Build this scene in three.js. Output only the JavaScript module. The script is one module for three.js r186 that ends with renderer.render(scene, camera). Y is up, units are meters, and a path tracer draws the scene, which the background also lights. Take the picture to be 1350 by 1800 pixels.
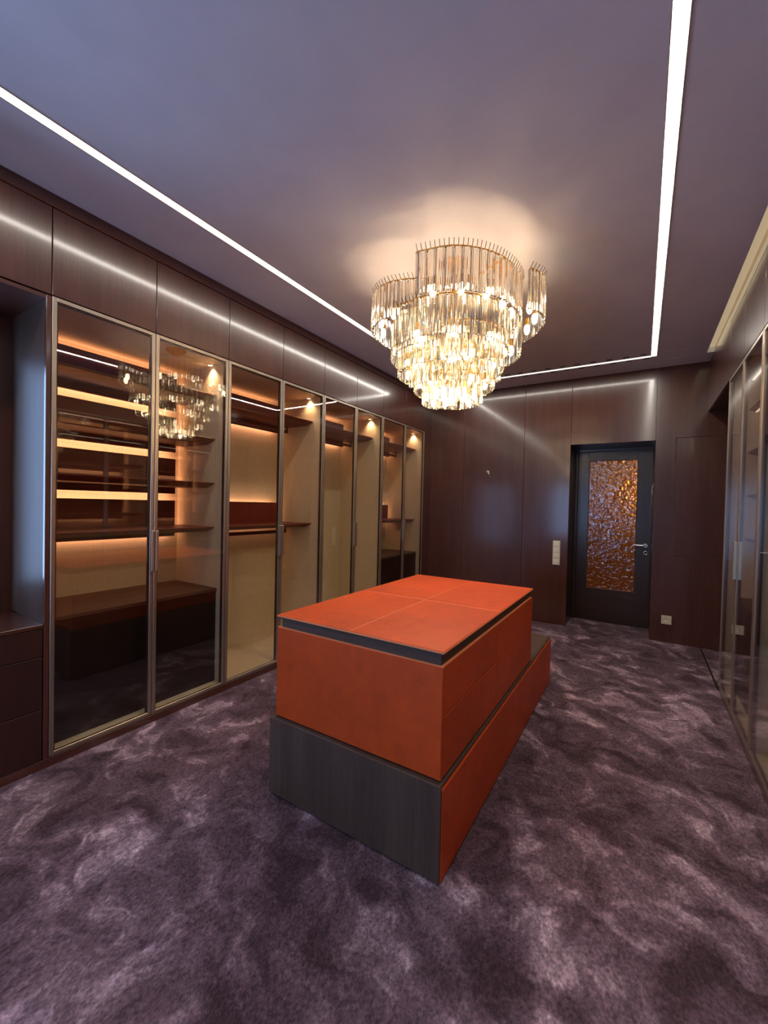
import * as THREE from 'three';
import { mergeGeometries } from 'three/addons/utils/BufferGeometryUtils.js';
import { RectAreaLightUniformsLib } from 'three/addons/lights/RectAreaLightUniformsLib.js';

// ---------------------------------------------------------------- camera, sky, exposure
RectAreaLightUniformsLib.init();
const scene = new THREE.Scene();
const camera = new THREE.PerspectiveCamera(102.43, 1350 / 1800, 0.02, 60);
camera.position.set(0, 1.4, 0);
camera.rotation.set(-0.01781, 0.559029, 0.022754, 'YXZ');
const renderer = new THREE.WebGLRenderer({ antialias: true });
renderer.toneMapping = THREE.LinearToneMapping;
renderer.toneMappingExposure = 1.0;
renderer.shadowMap.enabled = true;
scene.background = new THREE.Color().setRGB(0.36, 0.57, 1.0);
scene.backgroundIntensity = 5.2;                         // evening sky, enters by the windows only

const LED_NITS = 30, LED_COLOR = new THREE.Color().setRGB(1.0, 0.93, 0.83);
const SLOT_GLOW_NITS = 0.42, SLOT_GLOW_COLOR = new THREE.Color().setRGB(1.0, 0.84, 0.55);
const WARM = new THREE.Color().setRGB(1.0, 0.50, 0.31);
const SHELF_NITS = 5.2, RIGHT_SHELF_NITS = 6.0, SPOT_CD = 0.7;
const BULB_CD = 0.05, LOW_BULB_CD = 0.42, BULB_COLOR = new THREE.Color().setRGB(1.0, 0.66, 0.38);

// ---------------------------------------------------------------- dimensions (metres, camera stands at x 0, z 0)
const LX = -2.565;            // plane of the left fronts
const RX = 0.545;             // plane of the right fronts
const FZ = -5.31;             // plane of the far panelling
const CEIL = 2.935;
const DOORZ = -5.79;          // plane of the far door
const BACKZ = 2.4;            // wall behind the camera
const NX = -3.02;             // back of the window niche

// ---------------------------------------------------------------- helpers
let seedState = 20240611;
function rnd() { seedState = (seedState * 1664525 + 1013904223) >>> 0; return seedState / 4294967296; }
const taken = {};
function numbered(n) { const k = taken[n] = (taken[n] ?? -1) + 1; return k ? n + '_' + String(k).padStart(3, '0') : n; }
function shadows(o) { o.traverse((c) => { if (c.isMesh) { c.castShadow = true; c.receiveShadow = true; } }); return o; }
function thing(name, label, category, pos = [0, 0, 0], turn = 0, group) {
  const o = new THREE.Group(); o.name = numbered(name); o.position.set(...pos); o.rotation.y = turn; scene.add(o);
  o.userData = { label, category }; if (group) o.userData.group = group;
  return o;
}
function struct(name, label) { const o = new THREE.Group(); o.name = name; o.userData = { kind: 'structure', label }; scene.add(o); return o; }
function part(name, geo, mat, parent, pos, label) {
  const g = Array.isArray(geo) ? (geo.length > 1 ? mergeGeometries(geo) : geo[0]) : geo;
  const m = new THREE.Mesh(g, mat); m.name = name; m.castShadow = m.receiveShadow = true;
  if (pos) m.position.set(...pos);
  if (label) m.userData.label = label;
  parent.add(m); return m;
}
function sub(name, parent) { const g = new THREE.Group(); g.name = name; parent.add(g); return g; }

// chamfered box between two corners; uv in metres, grain (v) along `grain`
function cb(x0, y0, z0, x1, y1, z1, b = 0.0012, grain = 'y', off = null) {
  const lo = [Math.min(x0, x1), Math.min(y0, y1), Math.min(z0, z1)], hi = [Math.max(x0, x1), Math.max(y0, y1), Math.max(z0, z1)];
  b = Math.min(b, 0.45 * Math.min(hi[0] - lo[0], hi[1] - lo[1], hi[2] - lo[2]));
  const ou = off ? off[0] : rnd() * 7, ov = off ? off[1] : rnd() * 7;
  const P = [], N = [], U = [], gi = 'xyz'.indexOf(grain);
  const uvOf = (p, a) => {
    let others = [0, 1, 2].filter((i) => i !== a), u, v;
    if (gi !== a) { v = gi; u = others.find((i) => i !== gi); } else { u = others[0]; v = others[1]; }
    return [p[u] + ou, p[v] + ov];
  };
  const poly = (pts, n) => {
    const a = [0, 1, 2].reduce((m, i) => (Math.abs(n[i]) > Math.abs(n[m]) + 1e-6 ? i : m), 0);
    const e1 = pts[1].map((v, i) => v - pts[0][i]), e2 = pts[2].map((v, i) => v - pts[0][i]);
    const c = [e1[1] * e2[2] - e1[2] * e2[1], e1[2] * e2[0] - e1[0] * e2[2], e1[0] * e2[1] - e1[1] * e2[0]];
    if (c[0] * n[0] + c[1] * n[1] + c[2] * n[2] < 0) pts = pts.slice().reverse();
    for (let i = 1; i + 1 < pts.length; i++) for (const p of [pts[0], pts[i], pts[i + 1]]) { P.push(...p); N.push(...n); U.push(...uvOf(p, a)); }
  };
  const corner = (s, a) => [0, 1, 2].map((i) => { const v = s[i] > 0 ? hi[i] : lo[i]; return i === a ? v : v - s[i] * b; });
  for (let a = 0; a < 3; a++) for (const sg of [-1, 1]) {
    const o = [0, 1, 2].filter((i) => i !== a), pts = [[-1, -1], [1, -1], [1, 1], [-1, 1]].map(([p, q]) => { const s = [0, 0, 0]; s[a] = sg; s[o[0]] = p; s[o[1]] = q; return corner(s, a); });
    const n = [0, 0, 0]; n[a] = sg; poly(pts, n);
  }
  if (b > 1e-6) {
    for (let a = 0; a < 3; a++) { const o = [0, 1, 2].filter((i) => i !== a);
      for (const p of [-1, 1]) for (const q of [-1, 1]) {
        const s1 = [0, 0, 0], s2 = [0, 0, 0]; s1[o[0]] = s2[o[0]] = p; s1[o[1]] = s2[o[1]] = q; s1[a] = -1; s2[a] = 1;
        const n = [0, 0, 0]; n[o[0]] = p * Math.SQRT1_2; n[o[1]] = q * Math.SQRT1_2;
        poly([corner(s1, o[0]), corner(s2, o[0]), corner(s2, o[1]), corner(s1, o[1])], n);
      } }
    for (const sx of [-1, 1]) for (const sy of [-1, 1]) for (const sz of [-1, 1]) { const s = [sx, sy, sz], k = 1 / Math.sqrt(3); poly([corner(s, 0), corner(s, 1), corner(s, 2)], s.map((v) => v * k)); }
  }
  const g = new THREE.BufferGeometry();
  g.setAttribute('position', new THREE.Float32BufferAttribute(P, 3)); g.setAttribute('normal', new THREE.Float32BufferAttribute(N, 3)); g.setAttribute('uv', new THREE.Float32BufferAttribute(U, 2));
  return g;
}
const plain = (g) => { g = g.index ? g.toNonIndexed() : g; for (const k of Object.keys(g.attributes)) if (!['position', 'normal', 'uv'].includes(k)) g.deleteAttribute(k); return g; };
// profile in the (z, y) plane extruded along x from x0 to x1
function extrudeX(profile, x0, x1, bevel = 0) {
  const s = new THREE.Shape(profile.map(([z, y]) => new THREE.Vector2(-z, y)));
  const g = new THREE.ExtrudeGeometry(s, { depth: x1 - x0 - 2 * bevel, bevelEnabled: bevel > 0, bevelSize: bevel, bevelThickness: bevel, bevelOffset: -bevel, bevelSegments: 1 });
  g.rotateY(Math.PI / 2); g.translate(x0 + bevel, 0, 0);   // shape x -> world -z, depth -> world x
  return plain(g);
}
function tube(points, r, seg = 16, rad = 8) { return plain(new THREE.TubeGeometry(new THREE.CatmullRomCurve3(points.map((p) => new THREE.Vector3(...p)), false, 'catmullrom', 0.3), seg, r, rad, false)); }
function cyl(r0, r1, h, seg = 20, at = [0, 0, 0], axis = 'y') {
  const g = new THREE.CylinderGeometry(r0, r1, h, seg); if (axis === 'x') g.rotateZ(Math.PI / 2); if (axis === 'z') g.rotateX(Math.PI / 2); g.translate(...at); return plain(g);
}

// ---------------------------------------------------------------- noise and textures
function hash(ix, iy, s) { let h = Math.imul(ix, 374761393) ^ Math.imul(iy, 668265263) ^ Math.imul(s, 2147483647 ^ 0x5bd1e995); h = Math.imul(h ^ (h >>> 13), 1274126177); return ((h ^ (h >>> 16)) >>> 0) / 4294967296; }
function vnoise(x, y, s, px, py) {      // periodic value noise
  const ix = Math.floor(x), iy = Math.floor(y), fx = x - ix, fy = y - iy, u = fx * fx * (3 - 2 * fx), v = fy * fy * (3 - 2 * fy);
  const m = (a, p) => ((a % p) + p) % p, a = m(ix, px), b = m(ix + 1, px), c = m(iy, py), d = m(iy + 1, py);
  const n0 = hash(a, c, s), n1 = hash(b, c, s), n2 = hash(a, d, s), n3 = hash(b, d, s);
  return n0 + (n1 - n0) * u + (n2 - n0) * v + (n0 - n1 - n2 + n3) * u * v;
}
function fbm(x, y, s, px, py, oct = 4) { let a = 0, w = 0.5, t = 0; for (let i = 0; i < oct; i++) { a += w * vnoise(x, y, s + i * 17, px, py); t += w; w *= 0.5; x *= 2; y *= 2; px *= 2; py *= 2; } return a / t; }
function texture(W, H, repeatX, repeatY, srgb, fn) {
  const d = new Uint8Array(W * H * 4);
  for (let j = 0; j < H; j++) for (let i = 0; i < W; i++) { const c = fn(i / W, j / H), k = (j * W + i) * 4; d[k] = Math.max(0, Math.min(255, c[0])); d[k + 1] = Math.max(0, Math.min(255, c[1])); d[k + 2] = Math.max(0, Math.min(255, c[2])); d[k + 3] = 255; }
  const t = new THREE.DataTexture(d, W, H); t.wrapS = t.wrapT = THREE.RepeatWrapping; t.magFilter = THREE.LinearFilter; t.minFilter = THREE.LinearMipmapLinearFilter; t.generateMipmaps = true;
  if (srgb) t.colorSpace = THREE.SRGBColorSpace; t.repeat.set(1 / repeatX, 1 / repeatY); t.needsUpdate = true; return t;
}
const mixc = (a, b, t) => [a[0] + (b[0] - a[0]) * t, a[1] + (b[1] - a[1]) * t, a[2] + (b[2] - a[2]) * t];
const sm = (a, b, x) => { const t = Math.max(0, Math.min(1, (x - a) / (b - a))); return t * t * (3 - 2 * t); };

// veneer: upright straight grain, fine pores
function veneer(dark, mid, light, seed) {
  return texture(1024, 1024, 0.9, 1.8, true, (u, v) => {
    const wob = (fbm(u * 4, v * 3, seed + 5, 4, 3, 2) - 0.5) * 0.02;
    const band = fbm((u + wob) * 12, v * 2, seed, 12, 2, 3), fine = fbm((u + wob) * 160, v * 6, seed + 40, 160, 6, 3), pore = vnoise(u * 480, v * 26, seed + 80, 480, 26);
    let c = mixc(dark, light, sm(0.22, 0.8, band * 0.55 + fine * 0.45)); c = mixc(c, mid, 0.35);
    const p = sm(0.72, 0.95, pore) * 0.16; return [c[0] * (1 - p), c[1] * (1 - p), c[2] * (1 - p)];
  });
}
const veneerRelief = texture(1024, 512, 0.9, 1.8, false, (u, v) => { const p = vnoise(u * 420, v * 24, 7, 420, 24) * 0.6 + fbm(u * 150, v * 6, 9, 150, 6, 2) * 0.4; const k = 255 * p; return [k, k, k]; });
const woodMap = veneer([70, 36, 26], [78, 42, 31], [91, 51, 38], 11);
const blackWoodMap = veneer([70, 53, 45], [79, 60, 51], [98, 78, 67], 23);
const wood = new THREE.MeshPhysicalMaterial({ name: 'fumed_oak_veneer', map: woodMap, roughness: 0.30, bumpMap: veneerRelief, bumpScale: 0.00006, clearcoat: 0.75, clearcoatRoughness: 0.12, specularIntensity: 1 });
const blackWood = new THREE.MeshPhysicalMaterial({ name: 'black_brown_veneer', map: blackWoodMap, roughness: 0.5, bumpMap: veneerRelief, bumpScale: 0.00018, specularIntensity: 0.8 });
const deskWood = new THREE.MeshPhysicalMaterial({ name: 'desk_veneer', map: woodMap, color: 0xb4a4a8, roughness: 0.5, bumpMap: veneerRelief, bumpScale: 0.0001 });
const doorWood = new THREE.MeshPhysicalMaterial({ name: 'door_stain', map: blackWoodMap, color: 0xae9e9a, roughness: 0.36, bumpMap: veneerRelief, bumpScale: 0.0001, clearcoat: 0.4, clearcoatRoughness: 0.2 });
const drawerBlack = new THREE.MeshPhysicalMaterial({ name: 'drawer_dark_veneer', map: blackWoodMap, color: 0x524643, roughness: 0.4 });

// leather
function leatherTex(base, seed) {
  return texture(1024, 1024, 1.1, 1.1, true, (u, v) => {
    const big = fbm(u * 5, v * 5, seed, 5, 5, 4), mid = fbm(u * 30, v * 30, seed + 20, 30, 30, 3), fine = vnoise(u * 300, v * 300, seed + 50, 300, 300);
    const k = 0.87 + 0.16 * big + 0.09 * (mid - 0.5) + 0.06 * (fine - 0.5), s = sm(0.66, 0.8, fbm(u * 11, v * 11, seed + 70, 11, 11, 4)) * 0.05;
    return [base[0] * (k - s), base[1] * (k - s * 1.2), base[2] * (k - s * 1.2)];
  });
}
const leatherRelief = texture(512, 512, 0.12, 0.12, false, (u, v) => { const k = 255 * (0.55 * fbm(u * 60, v * 60, 31, 60, 60, 2) + 0.45 * fbm(u * 16, v * 16, 33, 16, 16, 3)); return [k, k, k]; });
const leather = new THREE.MeshPhysicalMaterial({ name: 'rust_leather', map: leatherTex([200, 75, 20], 101), roughness: 0.46, bumpMap: leatherRelief, bumpScale: 0.0003, specularIntensity: 0.75 });
const edgeHighlight = new THREE.MeshPhysicalMaterial({ name: 'leather_edge_highlight', color: 0xe08a5a, roughness: 0.5 });  // pale colour paints the highlight along leather seams and edges
const redLeather = new THREE.MeshPhysicalMaterial({ name: 'oxblood_leather', map: leatherTex([118, 42, 30], 131), roughness: 0.42, bumpMap: leatherRelief, bumpScale: 0.0002, specularIntensity: 0.9 });

// carpet: colour map over the whole floor (brushed nap patches), pile relief
const CW = 4.8, CH = 8.6;
const carpetMap = texture(1536, 2048, CW, CH, true, (u, v) => {
  const x = u * CW, y = v * CH;
  const p = x * 0.82 - y * 0.57, q = x * 0.57 + y * 0.82;            // the nap lies on the slant
  const wx = (fbm(p * 3.4, q * 3.4, 61, 999, 999, 4) - 0.5) * 0.34, wy = (fbm(p * 3.4 + 40, q * 3.4, 67, 999, 999, 4) - 0.5) * 0.34;
  const a = fbm((p + wx) * 3.4, (q + wy) * 4.2, 71, 999, 999, 6), b = fbm((p + wx) * 8.5, (q + wy) * 11, 83, 999, 999, 5), e = fbm((p + wx) * 20, (q + wy) * 27, 87, 999, 999, 4), c = fbm(x * 0.8, y * 0.8, 97, 99, 99, 2);
  const fib = vnoise(x * 260, y * 210, 103, 9999, 9999), fib2 = vnoise(x * 130 + 7, y * 105, 109, 9999, 9999);
  const t = 0.14 * sm(0.42, 0.66, a) + 0.46 * sm(0.50, 0.70, b) * (0.30 + 0.70 * sm(0.40, 0.58, a)) + 0.34 * sm(0.50, 0.72, e) * sm(0.44, 0.6, b) + 0.14 * (c - 0.5);
  const d = sm(0.50, 0.32, a) * 0.35 + sm(0.47, 0.30, b) * 0.5;
  let k = mixc([99, 78, 89], [190, 164, 176], Math.max(0, Math.min(1, t)));
  k = mixc(k, [64, 47, 53], Math.min(1, d));
  const f = 0.62 + 0.40 * fib + 0.34 * fib2;
  return [k[0] * f, k[1] * f, k[2] * f];
});
const pileRelief = texture(1024, 1024, 0.9, 0.9, false, (u, v) => { const k = 255 * (0.6 * vnoise(u * 260, v * 260, 113, 260, 260) + 0.4 * fbm(u * 110, v * 110, 127, 110, 110, 2)); return [k, k, k]; });
const carpet = new THREE.MeshPhysicalMaterial({ name: 'velvet_carpet', map: carpetMap, roughness: 0.95, bumpMap: pileRelief, bumpScale: 0.004, specularIntensity: 0.25, sheen: 0.35, sheenColor: new THREE.Color(0.55, 0.48, 0.55), sheenRoughness: 0.5 });

// lining, paint, metals, glass
const liningMap = texture(512, 512, 0.5, 0.5, true, (u, v) => { const k = 0.94 + 0.07 * fbm(u * 150, v * 10, 141, 150, 10, 2) + 0.05 * (fbm(u * 10, v * 150, 149, 10, 150, 2) - 0.5); return [220 * k, 205 * k, 176 * k]; });
const lining = new THREE.MeshStandardMaterial({ name: 'linen_lining', map: liningMap, roughness: 0.62 });
const paintMap = texture(512, 512, 1.2, 1.2, true, (u, v) => { const k = 0.97 + 0.05 * fbm(u * 9, v * 9, 151, 9, 9, 4); return [222 * k, 222 * k, 229 * k]; });
const paint = new THREE.MeshStandardMaterial({ name: 'ceiling_paint', map: paintMap, roughness: 0.85 });
const plaster = new THREE.MeshStandardMaterial({ name: 'cream_plaster', map: paintMap, color: 0xffe9c4, roughness: 0.9 });
const brushRelief = texture(256, 256, 0.3, 0.3, false, (u, v) => { const k = 255 * fbm(u * 120, v * 3, 157, 120, 3, 2); return [k, k, k]; });
const bronze = new THREE.MeshStandardMaterial({ name: 'bronze_aluminium', color: 0xbcae9c, metalness: 0.9, roughness: 0.34, bumpMap: brushRelief, bumpScale: 0.00003 });
const darkBronze = new THREE.MeshStandardMaterial({ name: 'dark_bronze', color: 0x4a3a30, metalness: 0.8, roughness: 0.38 });
const steel = new THREE.MeshStandardMaterial({ name: 'brushed_steel', color: 0xd8d2c6, metalness: 1, roughness: 0.2 });
const gold = new THREE.MeshStandardMaterial({ name: 'gilt_metal', color: 0xe8a848, metalness: 1, roughness: 0.22 });
const pane = new THREE.MeshPhysicalMaterial({ name: 'bronze_glass', color: new THREE.Color().setRGB(0.95, 0.94, 0.90), roughness: 0, transmission: 1, thickness: 0, ior: 1.6 });
const crystal = new THREE.MeshPhysicalMaterial({ name: 'crystal_glass', color: 0xffffff, roughness: 0.11, transmission: 1, thickness: 0.02, ior: 1.45, attenuationColor: new THREE.Color().setRGB(1.0, 0.84, 0.52), attenuationDistance: 0.07 });
const amberRelief = texture(1024, 1024, 1.3, 1.3, false, (u, v) => {
  const wx = fbm(u * 10, v * 10, 161, 10, 10, 2) * 1.5, wy = fbm(u * 10, v * 10, 167, 10, 10, 2) * 1.5;
  const n = vnoise(u * 46 + wx, v * 46 + wy, 173, 46, 46) * 0.7 + vnoise(u * 92 + wx, v * 92 + wy, 179, 92, 92) * 0.3; const k = 255 * n; return [k, k, k];
});
const amberGlass = new THREE.MeshPhysicalMaterial({ name: 'hammered_amber_glass', color: 0xffffff, roughness: 0.05, bumpMap: amberRelief, bumpScale: 0.006, transmission: 1, thickness: 0.008, ior: 1.85, attenuationColor: new THREE.Color().setRGB(0.56, 0.29, 0.012), attenuationDistance: 0.008 });
const whitePlastic = new THREE.MeshStandardMaterial({ name: 'ivory_plastic', color: 0xe6dfd0, roughness: 0.4 });
const creamPlastic = new THREE.MeshStandardMaterial({ name: 'cream_plastic', color: 0xd2c6ac, roughness: 0.45 });
const darkHole = new THREE.MeshStandardMaterial({ name: 'dark_plastic', color: 0x1c1918, roughness: 0.6 });
const diffuser = new THREE.MeshStandardMaterial({ name: 'led_diffuser', color: 0xffffff, emissive: LED_COLOR, emissiveIntensity: 1.5, roughness: 0.6 });
const warmDiffuser = new THREE.MeshStandardMaterial({ name: 'shelf_led_diffuser', color: 0xffffff, emissive: WARM, emissiveIntensity: 1.2, roughness: 0.6 });
const bulbGlow = new THREE.MeshStandardMaterial({ name: 'bulb_glow', color: 0xffffff, emissive: new THREE.Color().setRGB(1, 0.82, 0.58), emissiveIntensity: 14, roughness: 0.3 });
const slotGlow = new THREE.MeshStandardMaterial({ name: 'slot_glow', color: 0xe8dcc0, emissive: SLOT_GLOW_COLOR, emissiveIntensity: 0.3, roughness: 0.7 });
const barGlow = new THREE.MeshStandardMaterial({ name: 'bar_diffuser', color: 0xffffff, emissive: new THREE.Color().setRGB(1, 0.85, 0.7), emissiveIntensity: 1.6, roughness: 0.5 });
const globeGlow = new THREE.MeshStandardMaterial({ name: 'globe_glow', color: 0xffffff, emissive: BULB_COLOR, emissiveIntensity: 2, roughness: 0.4 });
const spotGlow = new THREE.MeshStandardMaterial({ name: 'downlight_glow', color: 0xffffff, emissive: new THREE.Color().setRGB(1, 0.75, 0.5), emissiveIntensity: 4, roughness: 0.3 });

function rectLight(color, nits, w, h, parent, pos, rot) { const l = new THREE.RectAreaLight(color, nits, w, h); l.position.set(...pos); l.rotation.set(...rot); l.name = 'area_lamp'; parent.add(l); return l; }

// ================================================================ STRUCTURE
{ // floor
  const f = new THREE.PlaneGeometry(CW, CH, 96, 172); f.rotateX(-Math.PI / 2); f.translate(-0.95, 0, -1.65);
  const p = f.attributes.position; const uv = f.attributes.uv;
  for (let i = 0; i < p.count; i++) uv.setXY(i, p.getX(i) + 3.4, -p.getZ(i) + 2.7);
  const floor = struct('floor', 'mauve velvet-pile carpet covering the whole floor');
  part('carpet', plain(f), carpet, floor);
  part('subfloor', cb(-3.5, -0.16, -6.2, 1.5, -0.004, 2.75), plaster, floor);
}
{ // ceiling with a shadow slot along the right fronts
  const c = struct('ceiling', 'grey matt painted ceiling with a slim slot along the right-hand wood fronts');
  part('ceiling_board', [cb(-3.5, CEIL, -6.2, 0.490, CEIL + 0.06, 2.75), cb(0.490, CEIL, -6.2, 1.5, CEIL + 0.06, -5.02)], paint, c);
  part('slot_lining', [cb(0.47, CEIL + 0.06, -5.02, 1.5, CEIL + 0.09, 2.75), cb(0.552, CEIL - 0.004, -5.02, 0.572, CEIL + 0.06, 2.75)], plaster, c, null, 'cream plaster inside the ceiling slot');
  part('roof_slab', cb(-3.5, CEIL + 0.09, -6.2, 1.5, CEIL + 0.25, 2.75), paint, c);
  const hatch = sub('access_panel', c);
  const hx0 = 0.165, hx1 = 0.325, hz0 = -5.05, hz1 = -4.80, t = 0.004;
  part('rim', [cb(hx0, CEIL - 0.002, hz0, hx0 + t, CEIL, hz1, 0), cb(hx1 - t, CEIL - 0.002, hz0, hx1, CEIL, hz1, 0), cb(hx0, CEIL - 0.002, hz0, hx1, CEIL, hz0 + t, 0), cb(hx0, CEIL - 0.002, hz1 - t, hx1, CEIL, hz1, 0)], paint, hatch);
}
// veneered panel pieces of the far wall
const far = struct('wall_far', 'dark veneered end wall with the glazed door set back in it');
{
  const p = (x0, y0, x1, y1, label) => part('wall_panel', cb(x0 + 0.0015, y0, FZ - 0.02, x1 - 0.0015, y1, FZ, 0.0015), wood, far, null, label);
  p(LX - 0.02, 0.002, -2.065, CEIL); p(-2.065, 0.002, -1.268, CEIL); p(-1.268, 0.002, -0.732, CEIL);
  p(-0.732, 2.158, 0.107, CEIL, 'panel above the door');
  { // panel right of the door, cut out for the hatch
    const s = new THREE.Shape([[0.1085, 0.002], [1.2385, 0.002], [1.2385, CEIL], [0.1085, CEIL]].map((q) => new THREE.Vector2(...q)));
    s.holes.push(new THREE.Path([[0.2855, 0.9255], [0.2855, 2.1745], [0.9025, 2.1745], [0.9025, 0.9255]].map((q) => new THREE.Vector2(...q))));
    part('wall_panel', plain(new THREE.ExtrudeGeometry(s, { depth: 0.018, bevelEnabled: true, bevelSize: 0.001, bevelThickness: 0.001, bevelOffset: -0.001, bevelSegments: 1 }).translate(0, 0, FZ - 0.019)), wood, far, null, 'panel right of the door');
  }
  part('service_hatch', cb(0.289, 0.929, FZ - 0.018, 0.899, 2.171, FZ + 0.001, 0.002), wood, far, null, 'flush rectangular hatch in the panel beside the door');
  part('wall_core', [cb(-3.5, 0, FZ - 0.20, -0.752, CEIL, FZ - 0.021, 0), cb(0.127, 0, FZ - 0.20, 1.5, CEIL, FZ - 0.021, 0), cb(-0.752, 2.178, FZ - 0.20, 0.127, CEIL, FZ - 0.021, 0)], plaster, far);
  part('jamb_lining', [cb(-0.752, 0.002, DOORZ - 0.06, -0.733, 2.178, FZ - 0.0205), cb(0.108, 0.002, DOORZ - 0.06, 0.127, 2.178, FZ - 0.0205), cb(-0.733, 2.158, DOORZ - 0.06, 0.108, 2.178, FZ - 0.0205, 0.001, 'x')], doorWood, far);
  part('recess_wall', [cb(-3.5, 0, -6.2, -0.753, CEIL, DOORZ - 0.07, 0), cb(0.128, 0, -6.2, 1.5, CEIL, DOORZ - 0.07, 0), cb(-0.752, 2.18, -6.2, 0.127, CEIL, DOORZ - 0.07, 0)], plaster, far);
  part('corridor_wall', [cb(-1.6, 0, -7.5, 1.1, CEIL, -7.4, 0), cb(-1.6, 0, -7.4, -1.5, CEIL, -6.2, 0), cb(1.0, 0, -7.4, 1.1, CEIL, -6.2, 0)], plaster, far);
  part('corridor_shell', [cb(-1.6, -0.16, -7.5, 1.1, 0, -6.2, 0), cb(-1.6, 2.7, -7.5, 1.1, CEIL, -6.2, 0)], plaster, far);
  const cl = new THREE.PointLight(BULB_COLOR, 0.6, 0, 2); cl.position.set(0.13, 1.70, -7.08); cl.castShadow = true; cl.shadow.radius = 4; cl.name = 'added_corridor_lamp'; scene.add(cl);  // unseen lamp added behind the door to light its glass yellow
  const lamp = thing('added_corridor_lamp', 'unseen round lamp added in the corridor to yellow the amber door glass', 'lamp', [0.13, 1.70, -7.08]);
  part('globe', plain(new THREE.SphereGeometry(0.06, 20, 14)), globeGlow, lamp); part('cord', cyl(0.004, 0.004, 0.90, 8, [0, 0.50, 0]), darkHole, lamp);
}
{ // glazed door
  const d = struct('door_1', 'dark stained door with a tall hammered amber glass light');
  const fr = 0.034, z = DOORZ, t = 0.04;
  part('door_frame', [cb(-0.732, 0.002, z - 0.05, -0.732 + fr, 2.157, z + 0.012, 0.003), cb(0.107 - fr + 0.024, 0.002, z - 0.05, 0.107, 2.157, z + 0.012, 0.003), cb(-0.732 + fr, 2.123, z - 0.05, 0.107 - fr + 0.024, 2.157, z + 0.012, 0.003, 'x')], doorWood, d);
  const leaf = sub('door_leaf', d), x0 = -0.697, x1 = 0.096, y0 = 0.006, y1 = 2.121, gx0 = -0.573, gx1 = -0.049, gy0 = 0.402, gy1 = 2.012;
  part('stile', cb(x0, y0, z - t, gx0, y1, z, 0.002), doorWood, leaf); part('stile', cb(gx1, y0, z - t, x1, y1, z, 0.002), doorWood, leaf);
  part('rail', cb(gx0, gy1, z - t, gx1, y1, z, 0.001, 'x'), doorWood, leaf); part('rail', cb(gx0, y0, z - t, gx1, gy0, z, 0.001, 'x'), doorWood, leaf);
  part('glazing_bead', [cb(gx0, gy0, z - 0.012, gx0 + 0.006, gy1, z - 0.001), cb(gx1 - 0.006, gy0, z - 0.012, gx1, gy1, z - 0.001), cb(gx0, gy1 - 0.006, z - 0.012, gx1, gy1, z - 0.001)], blackWood, leaf);
  part('bottom_bead', cb(gx0 - 0.004, gy0 - 0.002, z - 0.012, gx1 + 0.004, gy0 + 0.012, z + 0.006, 0.002, 'x'), wood, leaf);
  const box8 = new THREE.BoxGeometry(gx1 - gx0, gy1 - gy0, 0.008); box8.translate((gx0 + gx1) / 2, (gy0 + gy1) / 2, z - 0.018);
  { const p = box8.attributes.position, u = box8.attributes.uv; for (let i = 0; i < p.count; i++) u.setXY(i, p.getX(i), p.getY(i)); }
  part('glass_pane', plain(box8), amberGlass, leaf, null, 'hammered amber glass');
  const h = sub('door_handle', d), hx = 0.049, hy = 0.985;
  part('rosette', cyl(0.025, 0.025, 0.009, 28, [hx, hy, z + 0.0045], 'z'), steel, h);
  part('lever', [cyl(0.0095, 0.0095, 0.045, 16, [hx, hy, z + 0.028], 'z'), tube([[hx, hy, z + 0.050], [hx - 0.02, hy, z + 0.054], [hx - 0.065, hy + 0.001, z + 0.054], [hx - 0.115, hy + 0.003, z + 0.052]], 0.0095, 20, 12)], steel, h);
  const l = sub('lock_rosette', d), ly = 0.897;
  part('rosette', plain(new THREE.TorusGeometry(0.0185, 0.0065, 10, 28).translate(0.055, ly, z + 0.004)), steel, l);
  part('cylinder', cyl(0.014, 0.014, 0.008, 20, [0.055, ly, z + 0.004], 'z'), darkHole, l);
}
{ // left wall behind the wardrobes, and the window niche
  const w = struct('wall_left', 'wall behind the left run of wardrobes');
  part('wall_core', cb(-3.5, 0, -5.5, -3.20, CEIL, -0.862, 0), plaster, w);
  part('end_panel', cb(LX - 0.60, 0.002, FZ + 0.001, LX, 2.866, -5.113, 0.0015), wood, w, null, 'filler panel in the far corner');
  const n = struct('wall_niche', 'window niche left of the wardrobes, glossy dark side panel');
  part('side_panel', cb(NX, 0.752, -0.876, LX - 0.004, 2.40, -0.857, 0.001), lacquerPanel(), n, null, 'glossy blue-grey side panel');
  part('back_wall', [cb(-3.4, 0, -0.861, NX - 0.001, 0.86, 1.9, 0), cb(-3.4, 2.22, -0.861, NX - 0.001, CEIL, 1.9, 0), cb(-3.4, 0.86, -0.861, NX - 0.001, 2.22, -0.80, 0), cb(-3.4, 0.86, 1.3, NX - 0.001, 2.22, 1.9, 0)], wood, n);
  part('niche_top', cb(NX, 2.40, -0.876, LX - 0.004, 2.42, 1.7, 0.001, 'z'), wood, n);
  part('front_wall', cb(-3.4, 0, 1.7, LX, CEIL, 2.6, 0), wood, n);
  const win = struct('window_1', 'window in the niche');
  part('window_frame', [cb(-3.12, 0.86, -0.80, -3.06, 2.22, -0.765), cb(-3.12, 0.86, 1.265, -3.06, 2.22, 1.3), cb(-3.12, 0.86, -0.765, -3.06, 0.90, 1.265), cb(-3.12, 2.18, -0.765, -3.06, 2.22, 1.265), cb(-3.12, 0.90, 0.22, -3.06, 2.18, 0.27)], darkBronze, win);
  part('glass_pane', cb(-3.095, 0.90, -0.765, -3.089, 2.18, 1.265, 0), clearPane(), win);
}
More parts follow.
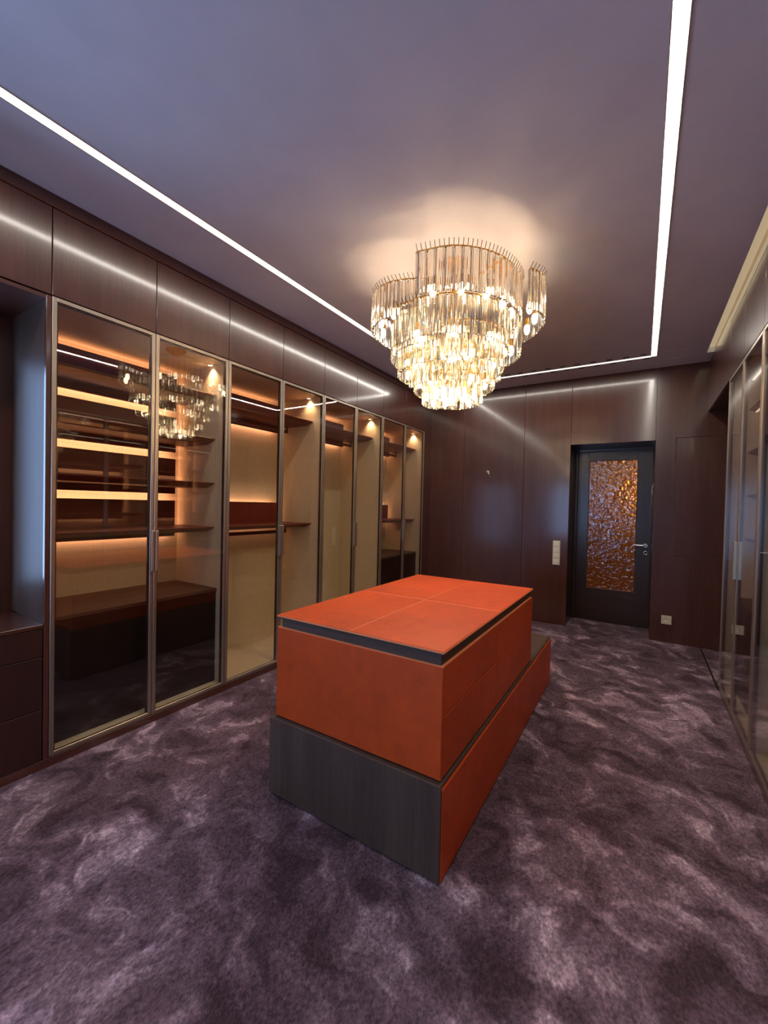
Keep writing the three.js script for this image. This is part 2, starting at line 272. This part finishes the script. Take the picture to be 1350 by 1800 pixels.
function lacquerPanel() { return new THREE.MeshPhysicalMaterial({ name: 'slate_lacquer', map: blackWoodMap, color: 0xffffff, roughness: 0.40, specularIntensity: 0.4 }); }
function clearPane() { return new THREE.MeshPhysicalMaterial({ name: 'clear_glass', color: 0xffffff, roughness: 0, transmission: 1, thickness: 0, ior: 1.5 }); }
{ // wall behind the camera with a wide window
  const w = struct('wall_back', 'wall behind the viewpoint with a wide window');
  const x0 = -2.30, x1 = -0.55, y0 = 0.25, y1 = 2.15, z = BACKZ;
  part('wall_core', [cb(-3.5, 0, z, x0, CEIL, z + 0.2, 0), cb(x1, 0, z, 1.5, CEIL, z + 0.2, 0), cb(x0, 0, z, x1, y0, z + 0.2, 0), cb(x0, y1, z, x1, CEIL, z + 0.2, 0)], wood, w);
  const win = struct('window_2', 'wide window behind the viewpoint');
  part('window_frame', [cb(x0, y0, z + 0.06, x0 + 0.05, y1, z + 0.12), cb(x1 - 0.05, y0, z + 0.06, x1, y1, z + 0.12), cb(x0, y0, z + 0.06, x1, y0 + 0.05, z + 0.12), cb(x0, y1 - 0.05, z + 0.06, x1, y1, z + 0.12), cb(-1.45, y0, z + 0.06, -1.40, y1, z + 0.12)], darkBronze, win);
  part('glass_pane', cb(x0 + 0.05, y0 + 0.05, z + 0.085, x1 - 0.05, y1 - 0.05, z + 0.091, 0), clearPane(), win);
}
{ // right wall, passage at its far end
  const w = struct('wall_right', 'wall behind the right wardrobes, with the passage at its far end');
  part('wall_core', [cb(1.26, 0, -5.5, 1.5, CEIL, 2.6, 0), cb(RX + 0.02, 0, 1.18, 1.26, CEIL, 2.6, 0)], wood, w);
  part('passage_panel', cb(1.24, 0.002, FZ + 0.001, 1.26, 2.42, -4.13), wood, w);
  part('passage_ceiling', cb(RX + 0.022, 2.42, FZ + 0.001, 1.26, 2.44, -4.105), blackWood, w);
  part('transom_panel', cb(RX, 2.424, FZ + 0.001, RX + 0.02, CEIL, -4.108, 0.0015), wood, w, null, 'upright panel over the passage');
  part('threshold', cb(RX + 0.001, 0.0, FZ + 0.001, RX + 0.013, 0.004, -4.11, 0.001), darkBronze, w);
}
{ // cornice strip over the left fronts
  const t = struct('trim_1', 'dark wood cornice strip over the left wardrobes');
  part('cornice', cb(LX - 0.02, 2.869, FZ + 0.001, LX + 0.002, CEIL, 1.7, 0.002, 'z'), wood, t);
  const k = struct('trim_2', 'dark wood plinth strip under the left wardrobes');
  part('plinth', cb(LX - 0.03, 0.0, -5.113, LX - 0.004, 0.046, 1.69, 0.0015, 'z'), wood, k);
}

// ================================================================ WARDROBES
// local axes: x along the wall, z out of the front (0 = door face), y up
const BOARD_RANGES = [[2.085, 2.352], [1.767, 2.035], [1.447, 1.716], [1.12, 1.395]];
const SHELF_TOPS = [2.18, 1.857, 1.533, 1.207];
function wardrobe(kind, label, pos, turn, w, group, nits = SHELF_NITS, bars = false) {
  const t = thing('wardrobe', label, 'wardrobe', pos, turn, group), h = w / 2, zi = -0.03, zb = -0.592;
  part('side_panel', cb(-h + 0.001, 0.05, zb - 0.018, -h + 0.019, 2.42, zi), lining, t); part('side_panel', cb(h - 0.019, 0.05, zb - 0.018, h - 0.001, 2.42, zi), lining, t);
  part('front_edge', [cb(-h + 0.001, 0.05, zi, -h + 0.019, 2.42, zi + 0.003), cb(h - 0.019, 0.05, zi, h - 0.001, 2.42, zi + 0.003)], darkBronze, t);
  part('back_panel', cb(-h + 0.019, 0.05, zb - 0.018, h - 0.019, 2.42, zb), lining, t);
  part('base_panel', cb(-h + 0.019, 0.05, zb, h - 0.019, 0.068, zi), lining, t);
  part('top_panel', cb(-h + 0.019, 2.40, zb, h - 0.019, 2.42, zi), lining, t);
  part('upper_carcass', cb(-h + 0.001, 2.424, zb - 0.018, h - 0.001, 2.866, -0.022, 0), blackWood, t);
  for (const s of [-1, 1]) part('upper_door', cb(s < 0 ? -h + 0.0018 : 0.0018, 2.427, -0.02, s < 0 ? -0.0018 : h - 0.0018, 2.864, 0, 0.0015), wood, t);
  // glass doors
  for (const s of [-1, 1]) {
    const d = sub('door', t), xa = s < 0 ? -h + 0.002 : 0.002, xb = s < 0 ? -0.002 : h - 0.002, y0 = 0.052, y1 = 2.422, f = 0.021;
    part('frame', [cb(xa, y0, -0.022, xa + f, y1, 0, 0.002), cb(xb - f, y0, -0.022, xb, y1, 0, 0.002), cb(xa + f, y0, -0.016, xb - f, y0 + f, 0, 0.002, 'x'), cb(xa + f, y1 - f, -0.022, xb - f, y1, 0, 0.002, 'x')], bronze, d);
    part('inner_frame', [cb(xa + f, y0 + f, -0.024, xa + f + 0.007, y1 - f, -0.008, 0.001), cb(xb - f - 0.007, y0 + f, -0.024, xb - f, y1 - f, -0.008, 0.001), cb(xa + f, y0 + f, -0.014, xb - f, y0 + f + 0.003, -0.008, 0.001), cb(xa + f, y1 - f - 0.007, -0.024, xb - f, y1 - f, -0.008, 0.001)], darkBronze, d);
    part('glass_pane', cb(xa + f - 0.004, y0 + f - 0.004, -0.007, xb - f + 0.004, y1 - f + 0.004, -0.003, 0), pane, d);
    part('handle', cb(s < 0 ? xb - 0.020 : xa + 0.001, 0.955, 0.0, s < 0 ? xb - 0.001 : xa + 0.020, 1.207, 0.020, 0.002), bronze, d);
  }
  const bw = h - 0.084;
  function shelf(top, board, lit = [true, true]) {
    const sg = sub('shelf', t);
    part('shelf_board', extrudeX([[-0.512, top], [-0.122, top], [-0.119, top - 0.004], [-0.122, top - 0.009], [-0.205, top - 0.038], [-0.512, top - 0.038]], -h + 0.0195, h - 0.0195), redLeather, sg);
    if (board) {
      part('back_board', cb(-bw, board[0], -0.534, bw, board[1], -0.514, 0.0012, 'x'), redLeather, sg);
      const bh = board[1] - board[0], y = (board[0] + board[1]) / 2;
      part('light_strip', [cb(-bw + 0.02, board[1] - 0.035, -0.540, bw - 0.02, board[1] - 0.020, -0.5345, 0.001), cb(-bw + 0.02, board[0] + 0.020, -0.540, bw - 0.02, board[0] + 0.035, -0.5345, 0.001)], warmDiffuser, sg);
      rectLight(WARM, nits, 2 * bw - 0.02, bh - 0.02, t, [0, y, -0.5425], [0, 0, 0]);
    }
    return sg;
  }
  function rod(y) {
    part('hanging_rail', [cb(-h + 0.10, y, -0.408, h - 0.075, y + 0.03, -0.393, 0.002), cb(-h + 0.10, y + 0.03, -0.408, -h + 0.115, y + 0.066, -0.393, 0.001), cb(h - 0.09, y + 0.03, -0.408, h - 0.075, y + 0.066, -0.393, 0.001)], redLeather, t);
  }
  function drawerUnit() {
    const u = sub('drawer_unit', t);
    part('drawer_carcass', cb(-h + 0.02, 0.069, zb + 0.001, h - 0.02, 0.735, -0.100), drawerBlack, u);
    part('drawer_top', cb(-h + 0.02, 0.736, zb + 0.001, h - 0.02, 0.757, -0.075, 0.0015, 'x'), blackWood, u);
    part('drawer_front', cb(-h + 0.021, 0.070, -0.099, h - 0.021, 0.733, -0.083), drawerBlack, u);
  }
  if (kind === 'shelves') { SHELF_TOPS.forEach((y, i) => shelf(y, BOARD_RANGES[i])); drawerUnit(); }
  if (kind === 'double') { shelf(2.18, BOARD_RANGES[0]); rod(2.076); shelf(1.207, [1.19, 1.397]); rod(1.103); }
  if (kind === 'long') { shelf(2.18, BOARD_RANGES[0]); rod(2.076); }
  if (kind === 'mixed') { shelf(2.18, BOARD_RANGES[0]); rod(2.076); shelf(1.207, [1.19, 1.397]); drawerUnit(); }
  if (bars) for (const [y, z] of [[2.396, -0.135], [2.1545, -0.160], [1.8315, -0.160]].slice(0, 2)) {
    part('light_bar', cb(-h + 0.03, y - 0.004, z - 0.006, h - 0.03, y + 0.003, z + 0.006, 0.001, 'x'), barGlow, t);
    rectLight(BULB_COLOR, 1.5, w - 0.07, 0.011, t, [0, y - 0.0045, z], [-Math.PI / 2, 0, 0]);
  }
  // recessed downlight under the top
  const dl = sub('downlight', t), dx = h - 0.042;
  part('rim', plain(new THREE.TorusGeometry(0.021, 0.004, 8, 24).rotateX(Math.PI / 2).translate(dx, 2.3985, -0.16)), bronze, dl);
  part('lens', cyl(0.018, 0.018, 0.004, 20, [dx, 2.3985, -0.16]), spotGlow, dl);
  const sp = new THREE.SpotLight(BULB_COLOR, SPOT_CD, 0, 1.0, 0.8, 2); sp.position.set(dx, 2.392, -0.16); sp.target.position.set(dx, 0, -0.16); sp.castShadow = true; sp.shadow.radius = 0.8; sp.name = 'downlight_lamp'; t.add(sp); t.add(sp.target);
  return t;
}
const LW = [[-0.879, -1.937, 'shelves'], [-1.937, -2.997, 'double'], [-2.997, -4.041, 'long'], [-4.041, -5.112, 'mixed']];
const LABELS = ['glass-fronted wardrobe beside the window niche, four lit oxblood shelves over a black drawer block', 'glass-fronted wardrobe with two lit shelves and two hanging rails, second from the niche', 'glass-fronted wardrobe with a single high shelf and long hanging space, no drawers', 'glass-fronted wardrobe in the far left corner with black drawers under its low shelf'];
LW.forEach(([a, b, k], i) => wardrobe(k, LABELS[i], [LX, 0, (a + b) / 2], Math.PI / 2, a - b, 'glass wardrobes along the left wall'));
const RLABELS = ['right-hand glass wardrobe beside the passage, with two slim handles at its middle stile', 'right-hand glass wardrobe cut by the picture edge, second from the passage', 'right-hand glass wardrobe third from the passage, opposite the rust leather island', 'right-hand glass wardrobe fourth from the passage', 'right-hand glass wardrobe last in its row, next to the viewpoint'];
for (let i = 0; i < 5; i++) wardrobe('shelves', RLABELS[i], [RX, 0, -4.105 + 1.056 * (i + 0.5)], -Math.PI / 2, 1.055, 'glass wardrobes along the right wall', RIGHT_SHELF_NITS, true);
{ // upper fascia of the right run (fronts reach the slot) and its plinth
  const t = struct('trim_3', 'dark wood strip between the right wardrobes and the ceiling slot');
  part('cornice', cb(RX, 2.868, -4.106, RX + 0.02, CEIL - 0.006, 1.175, 0.0015, 'z'), wood, t);
  const k = struct('trim_4', 'dark wood plinth strip under the right wardrobes');
  part('plinth', cb(RX + 0.004, 0.0, -4.106, RX + 0.03, 0.046, 1.175, 0.0015, 'z'), wood, k);
}

// ================================================================ NICHE DESK AND OVERHEAD CUPBOARD
{
  const t = thing('drawer_desk', 'dark wood counter with three stacked drawers in the window niche', 'desk', [LX, 0, 0.4]);
  const z0 = -1.254, z1 = 1.29;
  part('counter', cb(NX - LX + 0.002, 0.731, z0 + 0.001, 0.0, 0.751, z1, 0.002, 'z'), polished(), t);
  part('carcass', cb(NX - LX + 0.002, 0.05, z0 + 0.001, -0.024, 0.729, z1, 0), blackWood, t);
  for (const [a, b] of [[0.587, 0.728], [0.315, 0.583], [0.050, 0.311]]) for (const [c, d] of [[z0 + 0.002, -0.30], [-0.297, 0.5], [0.503, z1]]) part('drawer_front', cb(-0.022, a, c, -0.002, b, d, 0.0015), deskWood, t);
  const e = thing('end_post', 'narrow dark wood upright between the niche drawers and the first wardrobe', 'post', [LX, 0, -0.867]);
  part('post', cb(-0.022, 0.05, -0.0105, 0, 2.42, 0.0105, 0.0015), wood, e);
  const o = thing('overhead_cupboard', 'dark wood cupboard fronts above the window niche', 'cupboard', [LX, 2.424, 0.4]);
  part('carcass', cb(NX - LX, 0, -1.256, -0.022, 0.442, 1.29, 0), blackWood, o);
  for (const [c, d] of [[-1.277, -0.724], [-0.721, -0.19], [-0.187, 0.35], [0.353, 1.29]]) part('upper_door', cb(-0.02, 0.002, c, 0, 0.441, d, 0.0015), wood, o);
}
function polished() { return new THREE.MeshPhysicalMaterial({ name: 'polished_counter', map: woodMap, roughness: 0.22, clearcoat: 0.8, clearcoatRoughness: 0.06 }); }

// ================================================================ ISLAND
{
  const x0 = -1.484, x1 = -0.587, z0 = -3.515, z1 = -1.385, bt = 0.370;
  const cx = (x0 + x1) / 2, cz = (z0 + z1) / 2;
  const t = thing('dresser_island', 'rust leather dresser island standing on a longer dark wood base', 'dresser', [cx, 0, cz]);
  const X = (v) => v - cx, Z = (v) => v - cz;
  part('foot_plinth', cb(X(x0 + 0.02), 0, Z(z0 + 0.02), X(x1 - 0.02), 0.012, Z(z1 - 0.02), 0), darkHole, t);
  part('base', [cb(X(x0), 0.012, Z(z0), X(x1 - 0.0225), bt - 0.019, Z(z1 - 0.001), 0.001)], blackWood, t, null, 'dark wood base');
  part('base_top', cb(X(x0), bt - 0.018, Z(z0), X(x1 - 0.021), bt, Z(z1), 0.002, 'z'), blackWood, t, null, 'dark wood bench top of the base');
  part('base_edge', cb(X(x1 - 0.0205), bt - 0.012, Z(z0), X(x1 - 0.0075), bt, Z(z1 ), 0.0015, 'z'), blackWood, t);
  part('base_front', cb(X(x0), 0.010, Z(z1), X(x1 - 0.004), bt - 0.0005, Z(z1 + 0.004), 0.001), blackWood, t);
  // long leather fronts on the right (and the left) side of the base
  for (const [a, b] of [[z1 - 0.003, z0 + 0.002]]) part('base_drawer_front', cb(X(x1 - 0.021), 0.012, Z(b), X(x1), bt - 0.014, Z(a), 0.002, 'z'), leather, t, null, 'long rust leather front of the base');
  // body
  const bx0 = -1.467, bx1 = -0.603, bz0 = -2.868, bz1 = -1.402, b0 = bt + 0.006, b1 = 0.803;
  part('shadow_gap', cb(X(bx0 + 0.02), bt, Z(bz0 + 0.02), X(bx1 - 0.02), b0, Z(bz1 - 0.02), 0), darkHole, t);
  part('body_core', cb(X(bx0 + 0.019), b0, Z(bz0 + 0.019), X(bx1 - 0.019), b1 - 0.004, Z(bz1 - 0.019), 0), blackWood, t);
  part('end_panel', cb(X(bx0), b0, Z(bz1 - 0.018), X(bx1), b1, Z(bz1), 0.003), leather, t, null, 'rust leather end panel'); part('end_panel', cb(X(bx0), b0, Z(bz0), X(bx1), b1, Z(bz0 + 0.018), 0.003), leather, t, null, 'rust leather end panel');
  const zm = -2.085, ym = 0.612;
  for (const [sx, ex] of [[bx1 - 0.018, bx1 - 0.001], [bx0 + 0.001, bx0 + 0.018]]) for (const [za, zb] of [[bz1 - 0.0195, zm + 0.001], [zm - 0.001, bz0 + 0.0195]]) for (const [ya, yb] of [[b0 + 0.001, ym - 0.0015], [ym + 0.0015, b1]])
    part('drawer_front', cb(X(sx), ya, Z(za), X(ex), yb, Z(zb), 0.0025, 'z'), leather, t);
  part('recess', cb(X(bx0 + 0.022), b1 - 0.003, Z(bz0 + 0.022), X(bx1 - 0.014), 0.846, Z(bz1 - 0.012), 0.001, 'x'), blackWood, t, null, 'dark grip recess under the top');
  part('top_board', cb(X(bx0 + 0.003), 0.846, Z(bz0 + 0.003), X(bx1 - 0.003), 0.853, Z(bz1 - 0.003), 0.001, 'x'), blackWood, t);
  const xm = -1.036, zc = -2.118, tx0 = bx0, tx1 = bx1 + 0.002, tz0 = bz0, tz1 = bz1 + 0.002, g = 0.0017;
  for (const [xa, xb] of [[tx0, xm - g], [xm + g, tx1]]) for (const [za, zb] of [[tz1, zc + g], [zc - g, tz0]]) part('top_leather_panel', cb(X(xa), 0.8535, Z(zb), X(xb), 0.862, Z(za), 0.003, 'z'), leather, t);
  part('seam_highlight', [cb(X(xm - 0.0016), 0.8545, Z(tz0 + 0.002), X(xm + 0.0016), 0.8622, Z(tz1 - 0.002), 0.0006, 'z'), cb(X(tx0 + 0.002), 0.8545, Z(zc - 0.0016), X(xm - 0.0017), 0.8622, Z(zc + 0.0016), 0.0006, 'x'), cb(X(xm + 0.0017), 0.8545, Z(zc - 0.0016), X(tx1 - 0.002), 0.8622, Z(zc + 0.0016), 0.0006, 'x')], edgeHighlight, t, null, 'leather seams crossing the top, coloured pale for the light they catch');  // thin pale strips stand in for glints on the seams
  part('top_edge_highlight', [cb(X(tx0), 0.8532, Z(tz1 - 0.0005), X(tx1), 0.8592, Z(tz1 + 0.0012), 0.0005, 'x'), cb(X(tx1 - 0.0005), 0.8532, Z(tz0), X(tx1 + 0.0012), 0.8592, Z(tz1), 0.0005, 'z')], edgeHighlight, t, null, 'edge strips of the top with the highlight painted in pale');
  part('panel_highlight', [cb(X(bx0 + 0.002), b1 - 0.0012, Z(bz1 - 0.016), X(bx1 - 0.002), b1 + 0.0006, Z(bz1 - 0.002), 0.0005, 'x'), cb(X(bx1 - 0.0165), b1 - 0.0012, Z(bz0 + 0.02), X(bx1 - 0.003), b1 + 0.0006, Z(bz1 - 0.0185), 0.0005, 'z')], edgeHighlight, t, null, 'upper edge strips of the body in the painted highlight colour');
}

// ================================================================ CEILING LIGHT STRIPS
{
  const G = 'white light strips in the ceiling';
  function strip(label, x0, z0, x1, z1) {
    const cx = (x0 + x1) / 2, cz = (z0 + z1) / 2, w = x1 - x0, d = z1 - z0;
    const t = thing('light_strip', label, 'light strip', [cx, CEIL - 0.005, cz], 0, G);
    part('profile', w < d ? [cb(-w / 2 - 0.004, 0, -d / 2, -w / 2, 0.0045, d / 2, 0.0008, 'z'), cb(w / 2, 0, -d / 2, w / 2 + 0.004, 0.0045, d / 2, 0.0008, 'z')] : [cb(-w / 2, 0, -d / 2 - 0.004, w / 2, 0.0045, -d / 2, 0.0008, 'x'), cb(-w / 2, 0, d / 2, w / 2, 0.0045, d / 2 + 0.004, 0.0008, 'x')], steel, t);
    part('diffuser', cb(-w / 2, 0.0012, -d / 2, w / 2, 0.0045, d / 2, 0.0005), diffuser, t);
    rectLight(LED_COLOR, LED_NITS, w - 0.002, d - 0.002, t, [0, 0.0004, 0], [-Math.PI / 2, 0, 0]);
    return t;
  }
  strip('long white ceiling light strip parallel to the left wardrobes', -2.130, -4.885, -2.080, 2.1);
  strip('long white ceiling light strip running towards the door on the right', 0.037, -4.885, 0.083, 2.1);
  strip('short white ceiling light strip along the far wall joining the long ones', -2.079, -4.893, 0.036, -4.845);
  const ORD = ['first', 'second', 'third', 'fourth', 'fifth', 'sixth', 'seventh', 'eighth', 'ninth', 'tenth'];
  for (let i = 0; i < 10; i++) for (const s of [0, 1]) {
    const x = 0.0 - i * 0.148 - s * 0.03, z = s ? -4.80 : -4.935;
    const c = part('dark_mark', cb(x - 0.026, CEIL - 0.003, z - 0.012, x + 0.026, CEIL - 0.0002, z + 0.012, 0.001), darkHole, scene);  // thin dark dashes on the ceiling beside the short strip
    c.name = numbered('dark_mark'); c.userData = { label: s ? ORD[i] + ' small dark ceiling mark from the right, on the room side of the short strip' : ORD[i] + ' small dark ceiling mark from the right, between short strip and far wall', category: 'clip', group: s ? 'dark marks before the far light strip' : 'dark marks behind the far light strip' };
  }
}

{ // dim glow added inside the slot over the right fronts to brighten it
  const t = thing('added_slot_glow', 'dim cream glow added in the slot between ceiling and right-hand fronts', 'light strip', [0.521, CEIL + 0.05, -1.46]);
  part('diffuser', cb(-0.030, 0, -3.558, 0.029, 0.008, 3.558, 0.001, 'z'), slotGlow, t);
  rectLight(SLOT_GLOW_COLOR, SLOT_GLOW_NITS, 0.056, 7.11, t, [0, -0.001, 0], [-Math.PI / 2, 0, 0]);
}

// ================================================================ CHANDELIER
{
  const C = [-1.05, -2.45], far_ = [-0.394, -0.919], right = [0.919, -0.394];
  const t = thing('chandelier', 'large tiered crystal rod chandelier with gilt frame hanging over the island', 'chandelier', [C[0], CEIL, C[1]]);
  const at = (phi, r, y) => { const a = phi * Math.PI / 180, c = Math.cos(a) * r, s = Math.sin(a) * r; return [right[0] * c + far_[0] * s, y - CEIL, right[1] * c + far_[1] * s]; };
  // rod: three-sided prism with softened edges and a cut foot
  function rodGeometry(len) {
    const R = 0.0118, pts = [];
    for (let k = 0; k < 3; k++) for (const [o, q] of [[-0.20, 1], [0.20, 1], [1.047, 0.62]]) { const a = k * 2 * Math.PI / 3 + o; pts.push([Math.cos(a) * R * q, Math.sin(a) * R * q]); }
    const P = [], tri = (a, b, c) => P.push(...a, ...b, ...c), n = pts.length, top = 0, foot = -len + 0.006;
    const ring = (y, k) => pts.map(([x, z]) => [x * k, y, z * k]), A = ring(top, 1), B = ring(foot, 1), D = ring(-len, 0.6), T = ring(0.006, 0.5);
    const band = (U, V) => { for (let i = 0; i < n; i++) { const j = (i + 1) % n; tri(U[i], U[j], V[j]); tri(U[i], V[j], V[i]); } };
    band(T, A); band(A, B); band(B, D);
    for (let i = 1; i + 1 < n; i++) { tri(D[0], D[i], D[i + 1]); tri(T[0], T[i + 1], T[i]); }
    const g = new THREE.BufferGeometry(); g.setAttribute('position', new THREE.Float32BufferAttribute(P, 3)); g.computeVertexNormals(); return g;
  }
  const rods = [];
  const arcs = [];
  const lerpArc = (pts, n) => { const c = new THREE.CatmullRomCurve3(pts.map(([p, r]) => new THREE.Vector3(Math.cos(p * Math.PI / 180) * r, 0, Math.sin(p * Math.PI / 180) * r))); return c.getSpacedPoints(n).map((v) => [Math.atan2(v.z, v.x) * 180 / Math.PI, Math.hypot(v.x, v.z)]); };
  const len = (pts) => { const c = new THREE.CatmullRomCurve3(pts.map(([p, r]) => new THREE.Vector3(Math.cos(p * Math.PI / 180) * r, 0, Math.sin(p * Math.PI / 180) * r))); return c.getLength(); };
  function arc(pts, y, l, pitch = 0.0245) {
    const n = Math.max(2, Math.round(len(pts) / pitch)), list = lerpArc(pts, n);
    arcs.push([list, y, l]);
    for (const [p, r] of list) rods.push([p, r, y, l]);
  }
  arc([[-113, 0.50], [-90, 0.49], [-66, 0.46], [-38, 0.425], [-8, 0.405], [15, 0.36]], 2.74, 0.22);
  arc([[-29, 0.485], [-18, 0.53], [5, 0.545], [35, 0.535], [65, 0.51], [95, 0.45], [118, 0.36]], 2.74, 0.22);
  arc([[100, 0.53], [140, 0.53], [180, 0.515], [205, 0.46], [225, 0.34], [238, 0.26]], 2.72, 0.20);
  const arms = (n, start, R, y, l, k = 0.30, sweep = 150) => { for (let a = 0; a < n; a++) { const pts = []; for (let i = 0; i <= 6; i++) { const q = i / 6; pts.push([start + a * 360 / n + sweep * q, R * (1 - k * Math.pow(q, 1.6))]); } arc(pts, y, l); } };
  arms(3, -140, 0.415, 2.545, 0.21, 0.22);
  arms(3, -95, 0.345, 2.43, 0.20, 0.25);
  arms(3, -160, 0.265, 2.32, 0.19, 0.28);
  arms(3, -120, 0.185, 2.205, 0.155, 0.30);
  arc([[200, 0.05], [255, 0.045], [300, 0.06]], 2.17, 0.145);
  // frame
  part('ceiling_rose', plain(new THREE.LatheGeometry([[0.001, -0.002], [0.09, -0.002], [0.095, -0.010], [0.07, -0.028], [0.03, -0.045], [0.014, -0.075], [0.001, -0.076]].map(([r, y]) => new THREE.Vector2(r, y)), 32)), gold, t);
  part('stem', cyl(0.011, 0.011, 0.66, 14, [0, -0.40, 0]), gold, t);
  for (const [list, y] of arcs) {
    part('frame_ring', [tube(list.filter((_, i) => i % 2 === 0 || i === list.length - 1).map(([p, r]) => at(p, r, y + 0.008)), 0.0045, list.length, 6)], gold, t);
    const mid = list[Math.floor(list.length / 2)]; part('arm', tube([[0, y + 0.006 - CEIL, 0], at(mid[0], mid[1] * 0.5, y + 0.012), at(mid[0], mid[1], y + 0.008)], 0.005, 12, 6), gold, t);
  }
  // rods: those that show largest are parts, the rest is one mass
  const geos = new Map(), hookGeo = tube([[0, 0.004, 0], [0.002, 0.016, 0], [0.010, 0.026, 0], [0.016, 0.040, 0]], 0.0018, 8, 5);
  const placed = rods.map(([p, r, y, l], i) => { const q = at(p, r, y); return { q, l, p, yaw: -(p * Math.PI / 180) + (i % 2 ? Math.PI / 3 : 0) + 0.41, d: Math.hypot(q[0] + C[0], q[1] + CEIL - 1.4, q[2] + C[1]) }; }).sort((a, b) => a.d - b.d);
  const rest = [];
  placed.forEach((k, i) => {
    if (!geos.has(k.l)) geos.set(k.l, rodGeometry(k.l));
    if (i < 290) {
      const m = part('crystal_rod', geos.get(k.l), crystal, t, k.q); m.rotation.y = k.yaw;
      const out = -Math.atan2(k.q[2], k.q[0]); const hk = part('hook', hookGeo, darkBronze, m); hk.rotation.y = out - k.yaw;
    } else { const g = geos.get(k.l).clone(); g.rotateY(k.yaw); g.translate(...k.q); rest.push(g); }
  });
  if (rest.length) { const m = part('far_crystal_rods', rest, crystal, t); m.userData.kind = 'stuff'; }
  // bulbs
  const bulbGeo = plain(new THREE.LatheGeometry([[0.0005, -0.045], [0.009, -0.041], [0.016, -0.028], [0.018, -0.010], [0.015, 0.008], [0.010, 0.018], [0.0005, 0.018]].map(([r, y]) => new THREE.Vector2(r, y)), 16));
  const holderGeo = cyl(0.012, 0.012, 0.045, 12, [0, 0.038, 0]);
  const bulbs = [];
  for (const [list, y, l] of arcs) {
    const n = Math.max(1, Math.round(list.length * 0.0245 / (y > 2.6 ? 0.17 : 0.27)));
    for (let i = 0; i < n; i++) { const [p, r] = list[Math.floor((i + 0.5) * list.length / n)]; if (r > 0.13) bulbs.push([p, r - 0.05, y - l + 0.045, BULB_CD]); }
  }
  for (let i = 0; i < 5; i++) bulbs.push([i * 72 + 40, 0.095, 2.125, LOW_BULB_CD]);
  for (const [p, r, y, cd] of bulbs) {
    const q = at(p, r, y), b = part('bulb', bulbGeo, bulbGlow, t, q), hd = part('bulb_holder', holderGeo, gold, t, q);
    const l = new THREE.PointLight(BULB_COLOR, cd, 0, 2); l.position.set(q[0], q[1] - 0.012, q[2]); l.castShadow = true; l.shadow.radius = 0.7; l.name = 'bulb_lamp'; t.add(l);
  }
}

// ================================================================ SMALL FITTINGS ON THE FAR WALL
{
  const s = thing('switch_plate', 'tall ivory plate of four light switches left of the door', 'light switch', [-0.856, 0.867, FZ]);
  part('plate', cb(-0.042, -0.147, 0.0003, 0.042, 0.147, 0.008, 0.003), creamPlastic, s);
  for (let k = 0; k < 4; k++) { const y = -0.1065 + k * 0.071; part('inner_frame', cb(-0.031, y - 0.031, 0.008, 0.031, y + 0.031, 0.010, 0.001), whitePlastic, s); part('rocker', cb(-0.0225, y - 0.0225, 0.010, 0.0225, y + 0.0225, 0.0145, 0.002), whitePlastic, s); }
  const o = thing('wall_socket', 'single ivory power socket low on the wood panel beside the door', 'socket', [0.257, 0.242, FZ]);
  const outer = new THREE.Shape(); outer.moveTo(-0.045, -0.045); outer.lineTo(0.045, -0.045); outer.lineTo(0.045, 0.045); outer.lineTo(-0.045, 0.045); outer.closePath();
  const hole = new THREE.Path(); hole.absarc(0, 0, 0.0215, 0, Math.PI * 2, true); outer.holes.push(hole);
  part('plate', plain(new THREE.ExtrudeGeometry(outer, { depth: 0.009, bevelEnabled: true, bevelSize: 0.002, bevelThickness: 0.002, bevelOffset: -0.002, bevelSegments: 2, curveSegments: 24 }).translate(0, 0, 0.0025)), creamPlastic, o);
  part('well', [cyl(0.0225, 0.0225, 0.002, 24, [0, 0, 0.0018], 'z')], whitePlastic, o);
  part('contact', [cyl(0.0027, 0.0027, 0.002, 10, [-0.0095, 0, 0.0036], 'z'), cyl(0.0027, 0.0027, 0.002, 10, [0.0095, 0, 0.0036], 'z')], darkHole, o);
  part('earth_pin', cyl(0.0024, 0.0024, 0.010, 10, [0, 0.010, 0.0065], 'z'), steel, o);
  const k = thing('wall_hook', 'small bent metal hook on the bare wood wall panel', 'hook', [-1.715, 1.85, FZ]);
  part('hook', [tube([[-0.012, 0.0, 0.001], [-0.020, 0.014, 0.018], [-0.006, 0.018, 0.026], [0.010, 0.010, 0.022], [0.006, -0.012, 0.020], [0.012, -0.022, 0.018]], 0.0075, 24, 8)], whitePlastic, k);
  part('screw', cyl(0.008, 0.008, 0.010, 12, [0.024, -0.052, 0.005], 'z'), steel, k);
}

shadows(scene);
renderer.render(scene, camera);
